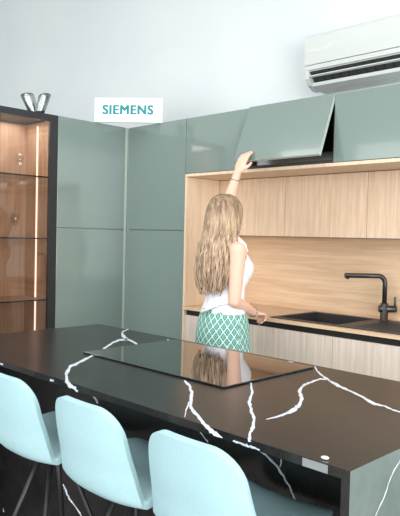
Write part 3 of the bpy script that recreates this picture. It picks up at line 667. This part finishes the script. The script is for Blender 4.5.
# white sleeveless top: follows the torso, cut at neckline, armholes and hem
bm = bmesh.new(); torso(bm, 0.009, 0.965, 1.425, 64, cap=False); bmesh.ops.subdivide_edges(bm, edges=bm.edges[:], cuts=2, use_grid_fill=True)
for v in bm.verts:
    if v.co.y > 0 and 1.15 < v.co.z < 1.32:       # bust
        for sx in (-1, 1):
            dx = (v.co.x-sx*0.062)/0.065; dz = (v.co.z-1.235)/0.07; g = math.exp(-(dx*dx+dz*dz)); v.co.y += 0.042*g
    if v.co.z < 1.08: k = (1.08-v.co.z)/0.12; v.co.x *= 1+0.02*k; v.co.y *= 1+0.03*k + 0.02*math.sin(11*math.atan2(v.co.y, v.co.x))
def cut(bm, co, no): bmesh.ops.bisect_plane(bm, geom=bm.verts[:]+bm.edges[:]+bm.faces[:], plane_co=co, plane_no=no, clear_outer=True)
cut(bm, (0, -0.01, 1.388), (0, 0, 1))
for sx in (-1, 1):
    # armholes
    bmesh.ops.delete(bm, geom=[f for f in bm.faces if f.calc_center_median().x*sx > 0.09 and ((f.calc_center_median().y+0.015)/0.068)**2 + ((f.calc_center_median().z-1.345)/0.085)**2 < 1], context='FACES')
top = obj('sleeveless_top', bm, TOPM, t); so = top.modifiers.new('s', 'SOLIDIFY'); so.thickness = 0.003; so.offset = 1
sm_ = top.modifiers.new('sm', 'SMOOTH'); sm_.iterations = 6
for sx in (-1, 1):
    bm = bmesh.new(); pts = [(sx*0.105, 0.070, 1.335), (sx*0.098, 0.058, 1.375), (sx*0.092, 0.025, 1.405), (sx*0.090, -0.015, 1.412), (sx*0.092, -0.050, 1.398), (sx*0.100, -0.078, 1.36), (sx*0.106, -0.088, 1.32)]
    add_tube(bm, pts, 0.020, 14, True, 0.30); obj('strap', bm, TOPM, top)
# knotted tie at the back of the hem
bm = bmesh.new(); add_ball(bm, (0.065, -0.104, 1.012), 0.016, (1.2, 0.9, 0.9)); add_tube(bm, [(0.065, -0.108, 1.010), (0.035, -0.130, 0.992), (-0.005, -0.150, 0.968)], [0.012, 0.016, 0.020], 12, True, 0.5)
add_tube(bm, [(0.065, -0.104, 1.012), (0.10, -0.080, 1.022), (0.130, -0.040, 1.035)], [0.012, 0.013, 0.010], 12, True, 0.5); obj('tie', bm, TOPM, top).location = (0.012, -0.004, 0.022)

# skirt
bm = bmesh.new(); uvl = bm.loops.layers.uv.new('UVMap'); seg = 96; rows = []
SR = [(1.008, 0.145, 0.112, -0.002), (0.985, 0.153, 0.120, -0.005), (0.93, 0.164, 0.137, -0.006), (0.86, 0.172, 0.146, -0.008), (0.76, 0.178, 0.152, -0.006), (0.64, 0.196, 0.168, -0.008), (0.52, 0.208, 0.180, -0.006)]
fine = []
for a, b in zip(SR, SR[1:]):
    for k in range(4): s = k/4; fine.append([a[i]+(b[i]-a[i])*s for i in range(4)])
fine.append(SR[-1])
for z, rx, ry, cy in fine:
    k = max(0, (0.95-z)/0.43); row = []
    for j in range(seg):
        a = 2*PI*j/seg; w_ = 1+0.035*k*math.sin(9*a+0.6)
        row.append((bm.verts.new((rx*w_*math.cos(a), cy+ry*w_*math.sin(a), z)), a*0.165, z))
    rows.append(row)
for A_, B_ in zip(rows, rows[1:]):
    for j in range(seg):
        q = [A_[j], A_[(j+1) % seg], B_[(j+1) % seg], B_[j]]
        f = bm.faces.new([x[0] for x in q]); f.smooth = True
        for lp, x in zip(f.loops, q):
            u = x[1]
            if j == seg-1 and x[1] < 0.5: u += 2*PI*0.165
            lp[uvl].uv = (u, x[2])
sk = obj('skirt', bm, SKIRT, t); so = sk.modifiers.new('s', 'SOLIDIFY'); so.thickness = 0.003; so.offset = 1
bm = bmesh.new()
for sx in (-1, 1):
    bm = bmesh.new(); add_ball(bm, (sx*0.084, 0.055, 0.034), 1, (0.046, 0.125, 0.034), None, 20); add_ball(bm, (sx*0.081, -0.025, 0.06), 1, (0.044, 0.05, 0.048), None, 16)
    for v in bm.verts: v.co.z = max(v.co.z, 0.001)
    obj('shoe', bm, SHOE, t)
# bracelets
def bangle(c, d, r):
    bm = bmesh.new(); x, y = ring_frame(Vector(d)); add_tube(bm, [Vector(c)+(x*math.cos(2*PI*k/24)+y*math.sin(2*PI*k/24))*r for k in range(25)], 0.0028, 8); return obj('bracelet', bm, STEEL, t)
bangle(LW.lerp(LE, 0.22), LW-LE, 0.029); bangle(RW.lerp(RE, 0.10), RW-RE, 0.029)

for ch in t.children:
    if ch.name.split('.')[0] in ('eye', 'lips', 'sleeveless_top', 'skirt', 'shoe'): ch.rotation_euler.z = math.radians(-14)
# hair: under-shell plus many wavy locks
HRINGS = [(1.684, 0.030, 0.030, -0.012), (1.672, 0.054, 0.060, -0.010), (1.650, 0.073, 0.084, -0.008), (1.615, 0.086, 0.100, -0.006), (1.57, 0.090, 0.106, -0.012), (1.52, 0.091, 0.104, -0.022), (1.46, 0.093, 0.095, -0.040), (1.40, 0.100, 0.082, -0.064),
          (1.32, 0.112, 0.068, -0.086), (1.24, 0.112, 0.056, -0.098), (1.16, 0.096, 0.046, -0.108), (1.085, 0.060, 0.034, -0.114)]
def hsurf(z, a, inf=0.0):
    H_ = HRINGS
    for p, q in zip(H_, H_[1:]):
        if p[0] >= z >= q[0]:
            s = (p[0]-z)/(p[0]-q[0]); rx, ry, cy = [p[i]+(q[i]-p[i])*s for i in (1, 2, 3)]; break
    else:
        rx, ry, cy = (H_[0] if z > H_[0][0] else H_[-1])[1:]
    return Vector(((rx+inf)*math.cos(a), cy+(ry+inf)*math.sin(a), z))
def opening(z):   # half angle of the face opening around +Y
    if z > 1.655: return 0.0
    if z > 1.60: return 0.55*(1.655-z)/0.055 + 0.25
    return 0.95
bm = bmesh.new(); zs = [1.684-i*(1.684-1.13)/40 for i in range(41)]; rows = []
for z in zs:
    op = opening(z); row = []
    for k in range(49):
        a = PI/2+op+(2*PI-2*op)*k/48
        row.append(bm.verts.new(hsurf(z, a, -0.006)))
    rows.append(row)
for a, b in zip(rows, rows[1:]):
    for k in range(48):
        f = bm.faces.new((a[k], a[k+1], b[k+1], b[k])); f.smooth = True
cap_c = bm.verts.new((0, -0.012, 1.686))
for k in range(48): bm.faces.new((rows[0][k], rows[0][k+1], cap_c)).smooth = True
hair = obj('hair', bm, [HAIRD], t); hair.rotation_euler.z = math.radians(6); hair.location = (-0.008, 0.0, -0.016); so = hair.modifiers.new('s', 'SOLIDIFY'); so.thickness = 0.004
bm = bmesh.new(); rr = random.Random(11)
N = 260
for i in range(N):
    layer = rr.random()
    a0 = PI/2 + 0.75 + (2*PI-1.5)*((i+rr.random()*0.8)/N)
    zend = 1.10 + rr.random()**1.3*0.16 + (0.10 if abs(math.sin((a0-PI/2)/2)) < 0.55 else 0)*rr.random()
    ztop = 1.682; n = 34; pts = []; rads = []; ph = rr.uniform(0, 6.28); fq = rr.uniform(26, 38); am = rr.uniform(0.004, 0.010)
    for k in range(n):
        s = k/(n-1); z = ztop-(ztop-zend)*s
        # hair gathers behind the shoulders
        gather = smooth01(min(1, max(0, (1.60-z)/0.28)))
        da = a0-1.5*PI
        a = 1.5*PI + da*(1-0.25*gather) + 0.045*math.sin(fq*z*0.6+ph)*gather*1.6
        wv = 1.5*am*gather*math.sin(fq*z+ph)
        pnt = hsurf(z, a, 0.0015+0.008*layer*min(1, s*5)+wv)
        pts.append(pnt); rads.append(max(0.0012, 0.0062*(0.55+0.45*math.sin(PI*min(1, s*1.2)**0.7))*(1-0.55*max(0, (s-0.75)/0.25))))
    add_tube(bm, pts, rads, 6, True, 0.8)
obj('locks', bm, HAIR, hair)
